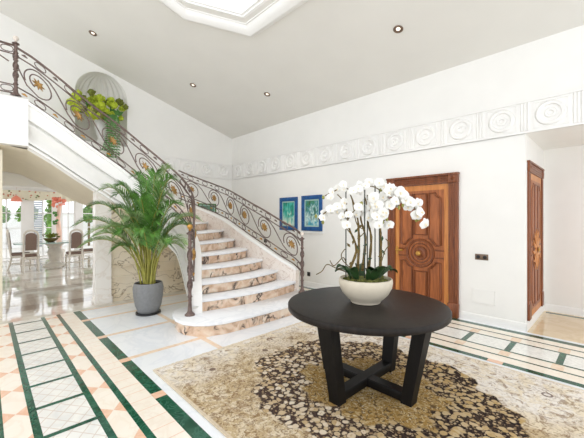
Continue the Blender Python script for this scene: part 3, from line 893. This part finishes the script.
for a in ((-.1,-.08,2.6,.2,.05,.12),(-.1,-.1,-2.3,.15,.05,.16),(.06,-.1,-1.0,.18,.052,.17),(.1,-.05,.1,.18,.05,.12),(-.02,.05,1.6,.16,.045,.14),(.03,-.12,-1.9,.15,.05,.15),(.0,-.1,-1.2,.13,.05,.16),(-.14,-.05,-2.9,.14,.045,.16)): leaf(*a)
for i in range(16):
    px_, py_ = random.choice((347,353,358,363,367,371,377,382)), random.uniform(212,268)
    a_ = random.uniform(0, 2*PI); c_ = V3(px2(px_,py_)[0], -.02, px2(px_,py_)[1]); d_ = V3(math.cos(a_), -.4, math.sin(a_)*1.2)*.045
    n_ = d_.cross(V3(0,1,0)).normalized()*.012
    MB().add([c_, c_+d_*.5+n_, c_+d_, c_+d_*.5-n_], [(0,1,2,3)]).build('root', M['cane' if i % 2 else 'orchid_leaf'], OR)
# dry curly twigs
for ps in ([(345,272),(335,268),(328,266),(322,271),(317,275)], [(352,270),(344,262),(341,255),(345,250)], [(346,262),(342,258),(334,266),(331,262)], [(380,262),(384,252),(388,245),(385,240)], [(350,235),(344,225),(345,205),(338,196)], [(358,240),(364,232),(356,225),(352,200)]):
    P_ = [V3(px2(*q_)[0], random.uniform(-.08,.02), px2(*q_)[1]) for q_ in ps]; L = len(P_)-1
    MB().tube([cr(P_, i*L/24) for i in range(25)], .0045, 5).build('twig', M['cane'], OR)

# ------------------------------------------------------------------ palm
PX, PY = -5.22, 1.87
PM = thing('potted_palm', 'tall green areca palm in a ribbed grey pot at the foot of the stair', 'potted plant', (PX,PY,.003))
m = MB(); rings = []; N = 96
for rr, z in ((.145,.02),(.155,.03),(.185,.14),(.208,.28),(.216,.40),(.212,.47),(.205,.49),(.19,.49),(.19,.44)):
    rings.append([((rr + (.010*abs(math.sin(14*a + z*9)) if .03 < z < .47 else 0))*math.cos(a), (rr + (.010*abs(math.sin(14*a+z*9)) if .03 < z < .47 else 0))*math.sin(a), z) for a in [2*PI*j/N for j in range(N)]])
m.loft(rings); m.build('pot', M['pot'], PM, ang=50)
m = MB(); m.lathe([(.175,0),(.185,.004),(.185,.028),(.165,.03),(.15,.02)], n=32); m.build('saucer', M['black'], PM)
m = MB(); m.lathe([(.195,.455),(.1,.47),(.01,.472)], n=24); m.build('soil', M['soil'], PM)
random.seed(5)
def frond(lat, dep, z, base_lat, base_dep, bz, sag, wid, mat, tz=None):
    P0 = V3(base_lat, base_dep, .46); P1 = V3(base_lat + lat*.10, base_dep + dep*.10, bz); P3 = V3(lat, dep, z)
    P2 = V3(lat*.62, dep*.62, max(bz, z) + sag)
    def B(t): return P0*(1-t)**3 + P1*3*t*(1-t)**2 + P2*3*t*t*(1-t) + P3*t**3
    st_ = MB().tube([B(i/16) for i in range(17)], lambda u: .011*(1-u)+.0025, 5).build('stem', M['palm_stem'], PM, ang=80)
    m = MB(); n = 38
    for i in range(n):
        t = .36 + .64*i/(n-1); c = B(t); tg = (B(min(1,t+.01)) - B(t-.01)).normalized()
        side = tg.cross(Vector((0,0,1)))
        side = side.normalized() if side.length > .05 else Vector((1,0,0))
        upv = side.cross(tg)
        k = (t-.36)/.64
        L = wid*(.55+.45*math.sin(PI*min(1, k*.9+.15)))*(1 - .35*k)
        for s in (-1, 1):
            d = (side*s*.72 + tg*(.75+.5*k) + upv*.28 + Vector((random.uniform(-.12,.12),random.uniform(-.12,.12),random.uniform(-.1,.1)))).normalized()
            w = tg.cross(d).cross(d).normalized() * .0075
            q1 = c + d*L*.5; q2 = c + d*L + Vector((0,0,-.22*L))
            f2 = d.cross(w).normalized()*.004
            m.add([c - w*.4, c + w*.4, q1 + w, q1 - w, q2, q1 + f2], [(0,1,5,3),(1,2,5),(3,5,4),(5,2,4)])
    return m.build('frond', M[mat], st_, ang=80)
FR = [(.32,.0,2.30,.05,1.5,.05,.36),(.18,-.15,2.2,.03,1.45,.06,.36),(-.08,.1,2.1,-.02,1.5,.1,.36),(-.42,-.1,2.02,-.05,1.35,.1,.36),(-.55,.1,1.9,-.06,1.3,.16,.36),
      (-.85,-.1,1.7,-.08,1.2,.2,.34),(-.98,.05,1.25,-.08,1.15,.3,.34),(-.85,-.3,1.1,-.1,1.0,.26,.34),(-.62,-.35,1.25,-.07,1.05,.16,.34),
      (.55,-.2,1.72,.08,1.25,.14,.34),(.68,.0,1.35,.08,1.15,.24,.34),(.66,-.25,1.12,.08,1.0,.24,.32),(.45,-.4,1.15,.06,1.0,.2,.32),(.1,-.5,1.3,.02,1.1,.22,.34),
      (-.2,-.48,1.3,-.04,1.1,.24,.34),(-.3,.35,1.8,-.03,1.3,.15,.36),(.2,.3,1.9,.04,1.35,.15,.36),(-.36,-.3,1.65,-.04,1.2,.12,.36),(.3,-.32,1.6,.04,1.2,.14,.34),
      (.0,-.3,1.8,.0,1.3,.1,.36),(.05,.0,1.95,.03,1.4,.1,.36),(-.2,-.1,1.85,-.02,1.35,.1,.36),(.42,.2,1.5,.05,1.1,.2,.34),(-.5,.3,1.45,-.05,1.1,.2,.34),(.5,.05,1.05,.06,.9,.2,.3),(.42,-.1,2.12,.05,1.45,.08,.38),(-.65,-.05,1.98,-.06,1.3,.14,.38),(-.22,.05,2.2,-.03,1.5,.06,.38),(-1.02,-.15,1.42,-.08,1.1,.28,.36),(.75,.1,1.5,.08,1.2,.2,.36),(.3,-.45,1.25,.04,1.05,.2,.34),(-.4,-.45,1.35,-.04,1.05,.2,.34),(.15,.2,2.05,.02,1.4,.08,.36),(-.15,-.3,1.5,0,1.2,.15,.36),(.2,-.2,1.45,0,1.15,.15,.36),(-.45,-.2,1.02,-.06,.9,.22,.3)]
for i, (lat, dep, z, bl, bz, sag, wid) in enumerate(FR):
    frond(lat, dep, z, bl + random.uniform(-.05,.05), random.uniform(-.07,.07), bz, sag, wid, 'frond2' if i in (6,7,11,0,24,26,29,31,33,8,16) else 'frond')
m = MB()
for i in range(9):
    a = random.random()*2*PI; q_ = .1*math.sqrt(random.random()); h = random.uniform(.5,.95)
    MB().tube([(q_*math.cos(a), q_*math.sin(a), .46), (q_*1.2*math.cos(a), q_*1.2*math.sin(a), .46+h*.5), (q_*1.6*math.cos(a+.2), q_*1.6*math.sin(a+.2), .46+h)], lambda u: .013*(1-u)+.005, 6).build('cane', M['palm_stem'], PM)

# ------------------------------------------------------------------ niche arrangement
random.seed(3)
NA = thing('flower_arrangement', 'lime green hydrangea arrangement in the arched niche above the stair', 'flower arrangement', (WX-.12,1.84,3.15))
m = MB(); m.lathe([(.1,0),(.12,.01),(.08,.05),(.06,.12),(.1,.22),(.13,.34),(.12,.44),(.14,.5),(.13,.5),(.1,.44)], n=28); tag(m.build('urn', M['trim'], NA), 'white urn')
for i in range(42):
    a = random.random(); y = random.uniform(-.6,.4); z = .70 + random.uniform(-.2,.36)*(1-abs(y)*.5); x = random.uniform(.1,.42)
    big = random.random() < .45; rr = random.uniform(.09,.14) if big else random.uniform(.055,.085)
    m = MB()
    m.ball((x,y,z), rr*.8, 10)
    for j in range(26 if big else 10):
        e = math.asin(random.uniform(-1,1)); b = random.random()*2*PI
        m.ball((x+rr*.78*math.cos(e)*math.cos(b), y+rr*.78*math.cos(e)*math.sin(b), z+rr*.78*math.sin(e)), rr*.3, 6)
    m.build('bloom', M['olive' if i % 3 == 0 else 'hyd'], NA)
for i in range(18):
    y = random.uniform(-.4,.45); b = random.uniform(-1.2,1.2); L = random.uniform(.12,.26); x = .15
    m = MB(); d = Vector((.5, math.sin(b), math.cos(b))).normalized(); s = d.cross(Vector((1,0,0))).normalized()
    c = Vector((x, y*.8, .66)); m.add([c, c+d*L*.5+s*.04, c+d*L, c+d*L*.5-s*.04, c+d*L*.5+Vector((.015,0,0))], [(0,1,4),(1,2,4),(2,3,4),(3,0,4)]); m.build('leaf', M['fern'], NA)
for i in range(7):
    y0 = random.uniform(-.02,.2); m = MB(); P_ = [Vector((.22,y0,.66)), Vector((.34,y0+.03,.5)), Vector((.34,y0+.02+.03*i*.3,.15)), Vector((.3,y0+random.uniform(-.05,.08),-.15-random.random()*.2))]
    m.tube([cr(P_, j*3/12) for j in range(13)], .005, 4)
    for j in range(26):
        c = cr(P_, 3*j/26)
        for s in (-1,1): m.add([c, c+Vector((.01,s*.03,.012)), c+Vector((.015,s*.07,-.03)), c+Vector((0,s*.03,-.02))], [(0,1,2,3)])
    m.build('trailing_fern', M['fern'], NA, ang=80)

# ------------------------------------------------------------------ pictures, switches, lights
def picture(x0, x1, z0, z1, art, label, xf=None, frame='frame_blue', fw=.09):
    r = thing('framed_painting', label, 'painting', (0,0,0) if xf else ((x0+x1)/2, WY, (z0+z1)/2), 0, None)
    w, h = (x1-x0)/2, (z1-z0)/2
    f = MB()
    for s in (-1,1): f.cbox((s*w,0,-h),(s*(w-fw),-.03,h),.006); f.cbox((-w+fw,0,s*h),(w-fw,-.03,s*(h-fw)),.006)
    f.build('frame', M[frame], r)
    a = MB(); a.box((-w+fw,-.001,-h+fw),(w-fw,-.012,h-fw)); a.build('mount', M['mat_pale'], r)
    a = MB(); a.box((-w+fw+.03,-.012,-h+fw+.03),(w-fw-.03,-.016,h-fw-.03)); a.build('canvas', M[art], r)
    return r
picture(-5.74,-5.13,1.24,2.01,'art_beach','blue framed turquoise seaside painting, left of the pair on the door wall')
picture(-5.0,-4.39,1.24,2.02,'art_palm','blue framed green palm painting, right of the pair and behind the orchids')
g = picture(-.27,.27,-.16,.16,'art_green','small dark green picture low behind the far stair railing',True,'fern',.03)
g.location = (WX, 4.36, 1.76); g.rotation_euler = (0,0,PI/2)
m = MB(); m.cbox((-5.76,WY-.045,1.185),(-4.36,WY,1.215),.006)
tag(m.build('picture_ledge', M['trim']), 'thin white ledge under the two blue framed paintings', 'shelf')
def wallplate(name, x, z, w, h, n, label, cat, group=None):
    r = thing(name, label, cat, (x, WY, z), 0, group)
    m = MB(); m.cbox((-w/2,0,-h/2),(w/2,-.01,h/2),.004); m.build('plate', M['ring' if n == 2 else 'switch'], r)
    for i in range(n):
        m = MB(); x_ = (i-(n-1)/2)*w/n; m.x = Matrix.Translation((x_,-.01,0)) @ Matrix.Rotation(PI/2,4,'X'); m.lathe([(.026,0),(.026,.006),(.022,.01),(.01,.011)], n=16)
        m.build('socket_face' if 'socket' in name else 'switch_button', M['black'], r)
wallplate('light_switch', -1.385, .95, .17, .085, 2, 'black double switch right of the entrance door', 'switch')
wallplate('wall_socket', -4.79, .28, .09, .09, 1, 'black wall socket low beside the far stair newel', 'socket')
wallplate('wall_switch', -6.3, .94, .12, .085, 1, 'dark wall switch behind the far stair railing scrolls', 'switch')
r = thing('access_panel', 'flush white access panel low on the wall under the black switch', 'panel', (-1.365,WY,.375))
m = MB()
for s in (-1,1): m.box((s*.15,0,-.105),(s*.143,-.007,.105)); m.box((-.15,0,s*.105),(.15,-.007,s*.098))
m.build('frame', M['trim'], r); m = MB(); m.box((-.14,0,-.096),(.14,-.005,.096)); m.build('cover', M['wall'], r)
tilt = -math.atan(.288)
first = None
for (x, y), lb in zip(((-6.71,1.42),(-6.39,3.22),(-5.1,4.22),(-2.13,4.11)), ('above the niche with the green flowers', 'over the stair, left of the middle two', 'nearest the far room corner', 'above the wooden entrance door')):
    if first is None:
        r = thing('ceiling_downlight', '', 'ceiling light', (x,y,ceil_z(y)), 0, 'recessed ceiling spotlights')
        m = MB(); m.lathe([(.05,.0),(.065,-.001),(.068,-.008),(.062,-.014),(.05,-.014),(.045,-.004)], n=24, cap=False); m.lathe([(.048,-.001),(.03,-.0005)], n=24, cap=False); rg_ = m.build('ring', M['ring'], r)
        m = MB(); m.lathe([(.03,-.001),(.028,-.006),(.015,-.01),(.004,-.011)], n=16); m.build('bulb', M['bulb'], rg_); first = r
    else:
        r = dup(first); r.location = (x,y,ceil_z(y))
    r.rotation_euler = (tilt,0,0); r['label'] = 'small recessed bronze ceiling spotlight ' + lb

# ------------------------------------------------------------------ dining room
DX = -15.6
m = MB(); m.box((DX-.15,YR,2.66),(WX-.2,WY,2.8)); struct(m.build('ceiling_dining', M['wall']), 'low white ceiling of the dining room beyond the stair', 'ceiling')
m = MB()
m.box((DX-.15,YR,2.3),(DX,WY,2.66))
for a, b in ((1.02,1.3),(1.95,2.2),(2.68,2.9),(-.6,-.35)): m.box((DX-.12,a,0),(DX,b,2.3))
struct(m.build('wall_dining', M['trim']), 'white framed window wall of the dining room', 'wall')
def glazing(name, y0, y1, z0, nx, nz, label, cat):
    f = MB(); t = .05
    f.box((DX-.08,y0,z0),(DX-.02,y0+t,2.3)); f.box((DX-.08,y1-t,z0),(DX-.02,y1,2.3)); f.box((DX-.08,y0,z0),(DX-.02,y1,z0+t)); f.box((DX-.08,y0,2.25),(DX-.02,y1,2.3))
    for i in range(1,nx): y = y0+(y1-y0)*i/nx; f.box((DX-.07,y-.018,z0),(DX-.03,y+.018,2.3))
    for i in range(1,nz): z = z0+(2.3-z0)*i/nz; f.box((DX-.07,y0,z-.018),(DX-.03,y1,z+.018))
    o = f.build(name, M['trim']); struct(o, label, cat)
    g = MB(); g.box((DX-.053,y0+.01,z0+.01),(DX-.047,y1-.01,2.29)); g.build('pane', M['glass'], o)
glazing('window_2', -.35, 1.02, .02, 3, 4, 'gridded dining window left of the white French doors', 'window')
glazing('door_3', 1.3, 1.95, .02, 2, 4, 'left white glazed French door in the dining room', 'door')
glazing('door_4', 2.2, 2.68, .02, 2, 4, 'right white glazed French door in the dining room', 'door')
glazing('window_3', 2.9, 4.6, .02, 4, 4, 'gridded dining window right of the white French doors', 'window')
m = MB(); N = 90
m.loft([[(DX+.12+.02*math.sin(i*1.3), -.4+5.0*i/N, 2.56) for i in range(N+1)], [(DX+.14+.03*math.sin(i*1.3), -.4+5.0*i/N, 2.22+.03*math.sin(i*.35)) for i in range(N+1)]], False, False)
tag(m.build('valance', M['valance']), 'floral fabric valance along the top of the dining windows', 'valance')
# dining table and chairs
TCX, TCY = -12.55, 1.6
r = thing('dining_table', 'pale glass topped dining table on a white pedestal in the far room', 'table', (TCX,TCY,0))
m = MB(); poly = [(.5*math.copysign(abs(math.cos(a))**.5, math.cos(a)), 1.0*math.copysign(abs(math.sin(a))**.5, math.sin(a))) for a in [2*PI*i/40 for i in range(40)]]
m.prism(poly, .74, .78); m.build('tabletop', M['glass_top'], r)
m = MB(); m.lathe([(.3,0),(.3,.05),(.2,.09),(.13,.16),(.17,.34),(.2,.45),(.14,.6),(.24,.7),(.3,.739)], n=28); m.build('pedestal', M['chair_white'], r)
r2 = thing('centerpiece_bowl', 'bowl of green and red foliage in the middle of the dining table', 'bowl', (TCX+.05,TCY-.1,.78))
m = MB(); m.lathe([(.06,0),(.09,.01),(.16,.06),(.2,.11),(.19,.11),(.1,.05)], n=24); m.build('bowl', M['cane'], r2)
random.seed(8); m = MB()
for i in range(70):
    a = random.random()*2*PI; q_ = .2*random.random()**.5; c = Vector((q_*math.cos(a), q_*math.sin(a), .1+random.random()*.12)); d = Vector((math.cos(a)*.5, math.sin(a)*.5, .7)).normalized()*.09; s = d.cross(Vector((.3,.1,1))).normalized()*.025
    m.add([c, c+d*.5+s, c+d, c+d*.5-s], [(0,1,2,3)])
m.build('foliage', M['olive'], r2)
def chair():
    r = thing('dining_chair', '', 'chair', (0,0,0), 0, 'cream and taupe dining chairs')       # faces +Y local
    m = MB(); m.cbox((-.2,-.2,.43),(.2,.22,.5),.025); m.build('seat', M['fabric'], r)
    m = MB(); m.cbox((-.21,-.21,.37),(.21,.23,.43),.01); m.build('seat_frame', M['chair_white'], r)
    def outline(w, z0, z1, z2): return [(-w,z0),(w,z0),(w,z1)] + [(w*math.cos(a), z1+(z2-z1)*math.sin(a)**.8) for a in [PI*i/14 for i in range(1,14)]] + [(-w,z1)]
    def slab(o, y0, y1, lean=.1): return [[(x, y + -lean*(z-.5), z) for x, z in o] for y in (y0, y1)]
    m = MB(); m.loft(slab(outline(.125,.62,1.0,1.11), -.185, -.255)); m.build('backrest', M['fabric'], r)
    m = MB(); ou = outline(.16,.54,1.0,1.18); m.tube([(x, -.22-.1*(z-.5), z) for x, z in ou], .028, 8, True); m.build('back_frame', M['chair_white'], r)
    for sx in (-1,1):
        m = MB(); m.tube([(sx*.18,.2,.4),(sx*.185,.22,.2),(sx*.17,.21,0)], lambda u: .03-.012*u, 8); m.build('leg', M['chair_white'], r)
        m = MB(); m.tube([(sx*.15,-.225,.56),(sx*.16,-.2,.38),(sx*.17,-.24,.15),(sx*.17,-.28,0)], lambda u: .028-.01*u, 8); m.build('leg', M['chair_white'], r)
    m = MB(); m.tube([(-.175,.205,.17),(-.17,-.23,.17)], .014); m.tube([(.175,.205,.17),(.17,-.23,.17)], .014); m.tube([(-.17,0,.17),(.17,0,.17)], .014); m.build('stretcher', M['chair_white'], r)
    return r
c0 = chair()
for i, (x, y, a, lb) in enumerate(((-11.75,.93,PI/2,'seen from behind at the near left of the dining table'), (-11.65,1.98,PI/2,'seen from behind at the near right of the dining table'), (-12.4,.76,-.08,'in profile at the left end of the dining table'), (-12.4,2.5,PI+.1,'in profile at the right end of the dining table'))):
    c = c0 if i == 0 else dup(c0)
    c.location = (x,y,0); c.rotation_euler = (0,0,a); c['label'] = 'cream and taupe upholstered chair ' + lb
# hanging coral ornament and the pink column figure by the doors
r = thing('hanging_ornament', 'coral pink fabric ornament hanging at the left of the floral valance', 'ornament', (DX+.3,.82,2.26))
m = MB(); m.tube([(0,0,0),(0,0,.4)], .006); m.build('cord', M['chair_white'], r)
m = MB(); m.lathe([(.16,-.12),(.17,-.1),(.11,.02),(.04,.08),(.01,.1)], n=16); m.build('shade', M['coral'], r)
r = thing('ornamental_tree', 'slender pink trunked ornamental tree between the French doors and dining table', 'plant', (-15.0,2.03,0))
m = MB(); m.tube([(0,0,.3),(.02,.02,1.0),(0,-.02,1.5),(.01,.05,2.1)], lambda u: .09-.03*u, 10); m.build('trunk', M['pinkish'], r)
m = MB(); m.lathe([(.16,0),(.17,.02),(.21,.3),(.2,.32),(.15,.28)], n=20); m.build('pot', M['chair_white'], r)
m = MB(); random.seed(4)
for i in range(26): m.ball((random.uniform(-.1,.1), random.uniform(-.2,.2), 2.12+random.uniform(-.16,.18)), random.uniform(.04,.07), 7)
m.build('blossom', M['coral'], r)
m = MB()
for i in range(18): m.ball((random.uniform(-.08,.1), -.1+random.uniform(-.06,.06), 1.55+random.uniform(-.25,.2)), random.uniform(.03,.055), 6)
m.build('foliage', M['fern'], r)
# garden outside
m = MB(); m.box((-30,-9,-.12),(DX-.15,14,-.02)); struct(m.build('ground_garden', M['paving']), 'pale paved garden terrace outside the dining windows', 'ground')
m = MB(); m.box((-22.3,-8,-.02),(-22,13,1.75)); m.cbox((-22.35,-8,1.75),(-21.95,13,1.85),.02); struct(m.build('wall_garden', M['garden_white']), 'white garden wall outside the dining windows', 'wall')
def shrub(x, y, z0, z1, rx, ry, lb, seed, trunk=True):
    random.seed(seed); r = thing('garden_shrub', lb, 'shrub', (x,y,-.02), 0, 'shrubs outside the dining windows')
    m = MB()
    for i in range(420):
        e = random.uniform(-1,1); a = random.random()*2*PI; q_ = math.sqrt(1-e*e)*random.uniform(.75,1.05)
        c = Vector((rx*q_*math.cos(a), ry*q_*math.sin(a), (z0+z1)/2+(z1-z0)/2*e)); d = Vector((random.uniform(-1,1),random.uniform(-1,1),random.uniform(-.4,1))).normalized()*.16; s = d.cross(Vector((.2,.9,.3))).normalized()*.07
        m.add([c, c+d*.5+s, c+d, c+d*.5-s], [(0,1,2,3)])
    m.ball((0,0,(z0+z1)/2), 1, 14, (rx*.85,ry*.85,(z1-z0)/2*.85)); m.build('foliage', M['foliage'], r)
    m = MB(); m.tube([(0,0,0),(0,0,z0+.2)], .06, 8); m.build('trunk', M['cane'], r)
shrub(-21,.55,1.35,2.1,.4,.3,'small round shrub at the far left outside the dining windows',1)
shrub(-20.6,1.5,1.3,2.2,.4,.36,'round shrub outside left of the French doors',2)
shrub(-18.2,2.2,.0,2.5,.4,.22,'tall narrow green hedge seen through the left French door',3)
shrub(-21,4.25,1.35,2.2,.4,.38,'round shrub outside right of the French doors',4)
shrub(-21,5.2,1.3,2.1,.4,.45,'wide shrub outside at the right end of the dining windows',5)
r = thing('garden_shutter', 'grey louvred shutter panel outside behind the left French door', 'shutter', (-18.6,1.74,-.02))
m = MB()
for i in range(22): m.box((-.02,-.16,.25+i*.1),(.02,.16,.32+i*.1))
m.build('slats', M['grey_shutter'], r); m = MB()
for s in (-1,1): m.box((-.03,s*.16,0),(.03,s*.2,2.5))
m.build('frame', M['grey_shutter'], r)

# ------------------------------------------------------------------ light and camera
w = bpy.data.worlds.new('sky'); SC.world = w; w.use_nodes = True
bg = w.node_tree.nodes['Background']; bg.inputs[0].default_value = (.96,.985,1.02,1); bg.inputs[1].default_value = 1.15
for x, y in ((-6.71,1.42),(-6.39,3.22),(-5.1,4.22),(-2.13,4.11)):
    ld = bpy.data.lights.new('downlight', 'SPOT'); ld.energy = 18; ld.spot_size = 1.7; ld.spot_blend = .9; ld.shadow_soft_size = .05; ld.color = (1,.9,.78)
    lo = bpy.data.objects.new('downlight_lamp', ld); COL.objects.link(lo); lo.location = (x, y, ceil_z(y)-.06)
cam = bpy.data.cameras.new('camera'); cam.sensor_width = 36; cam.lens = 317/584*36; cam.clip_start = .05; cam.clip_end = 200
co = bpy.data.objects.new('camera', cam); COL.objects.link(co); co.location = (0,0,1.5)
co.rotation_euler = (PI/2, 0, math.atan2(CA, SA))
SC.camera = co
SC.view_settings.view_transform = 'Standard'; SC.view_settings.look = 'None'; SC.view_settings.gamma = 1
SC.view_settings.use_curve_mapping = False; SC.view_settings.exposure = 0.74
SC.cycles.diffuse_bounces = 8; SC.cycles.max_bounces = 12
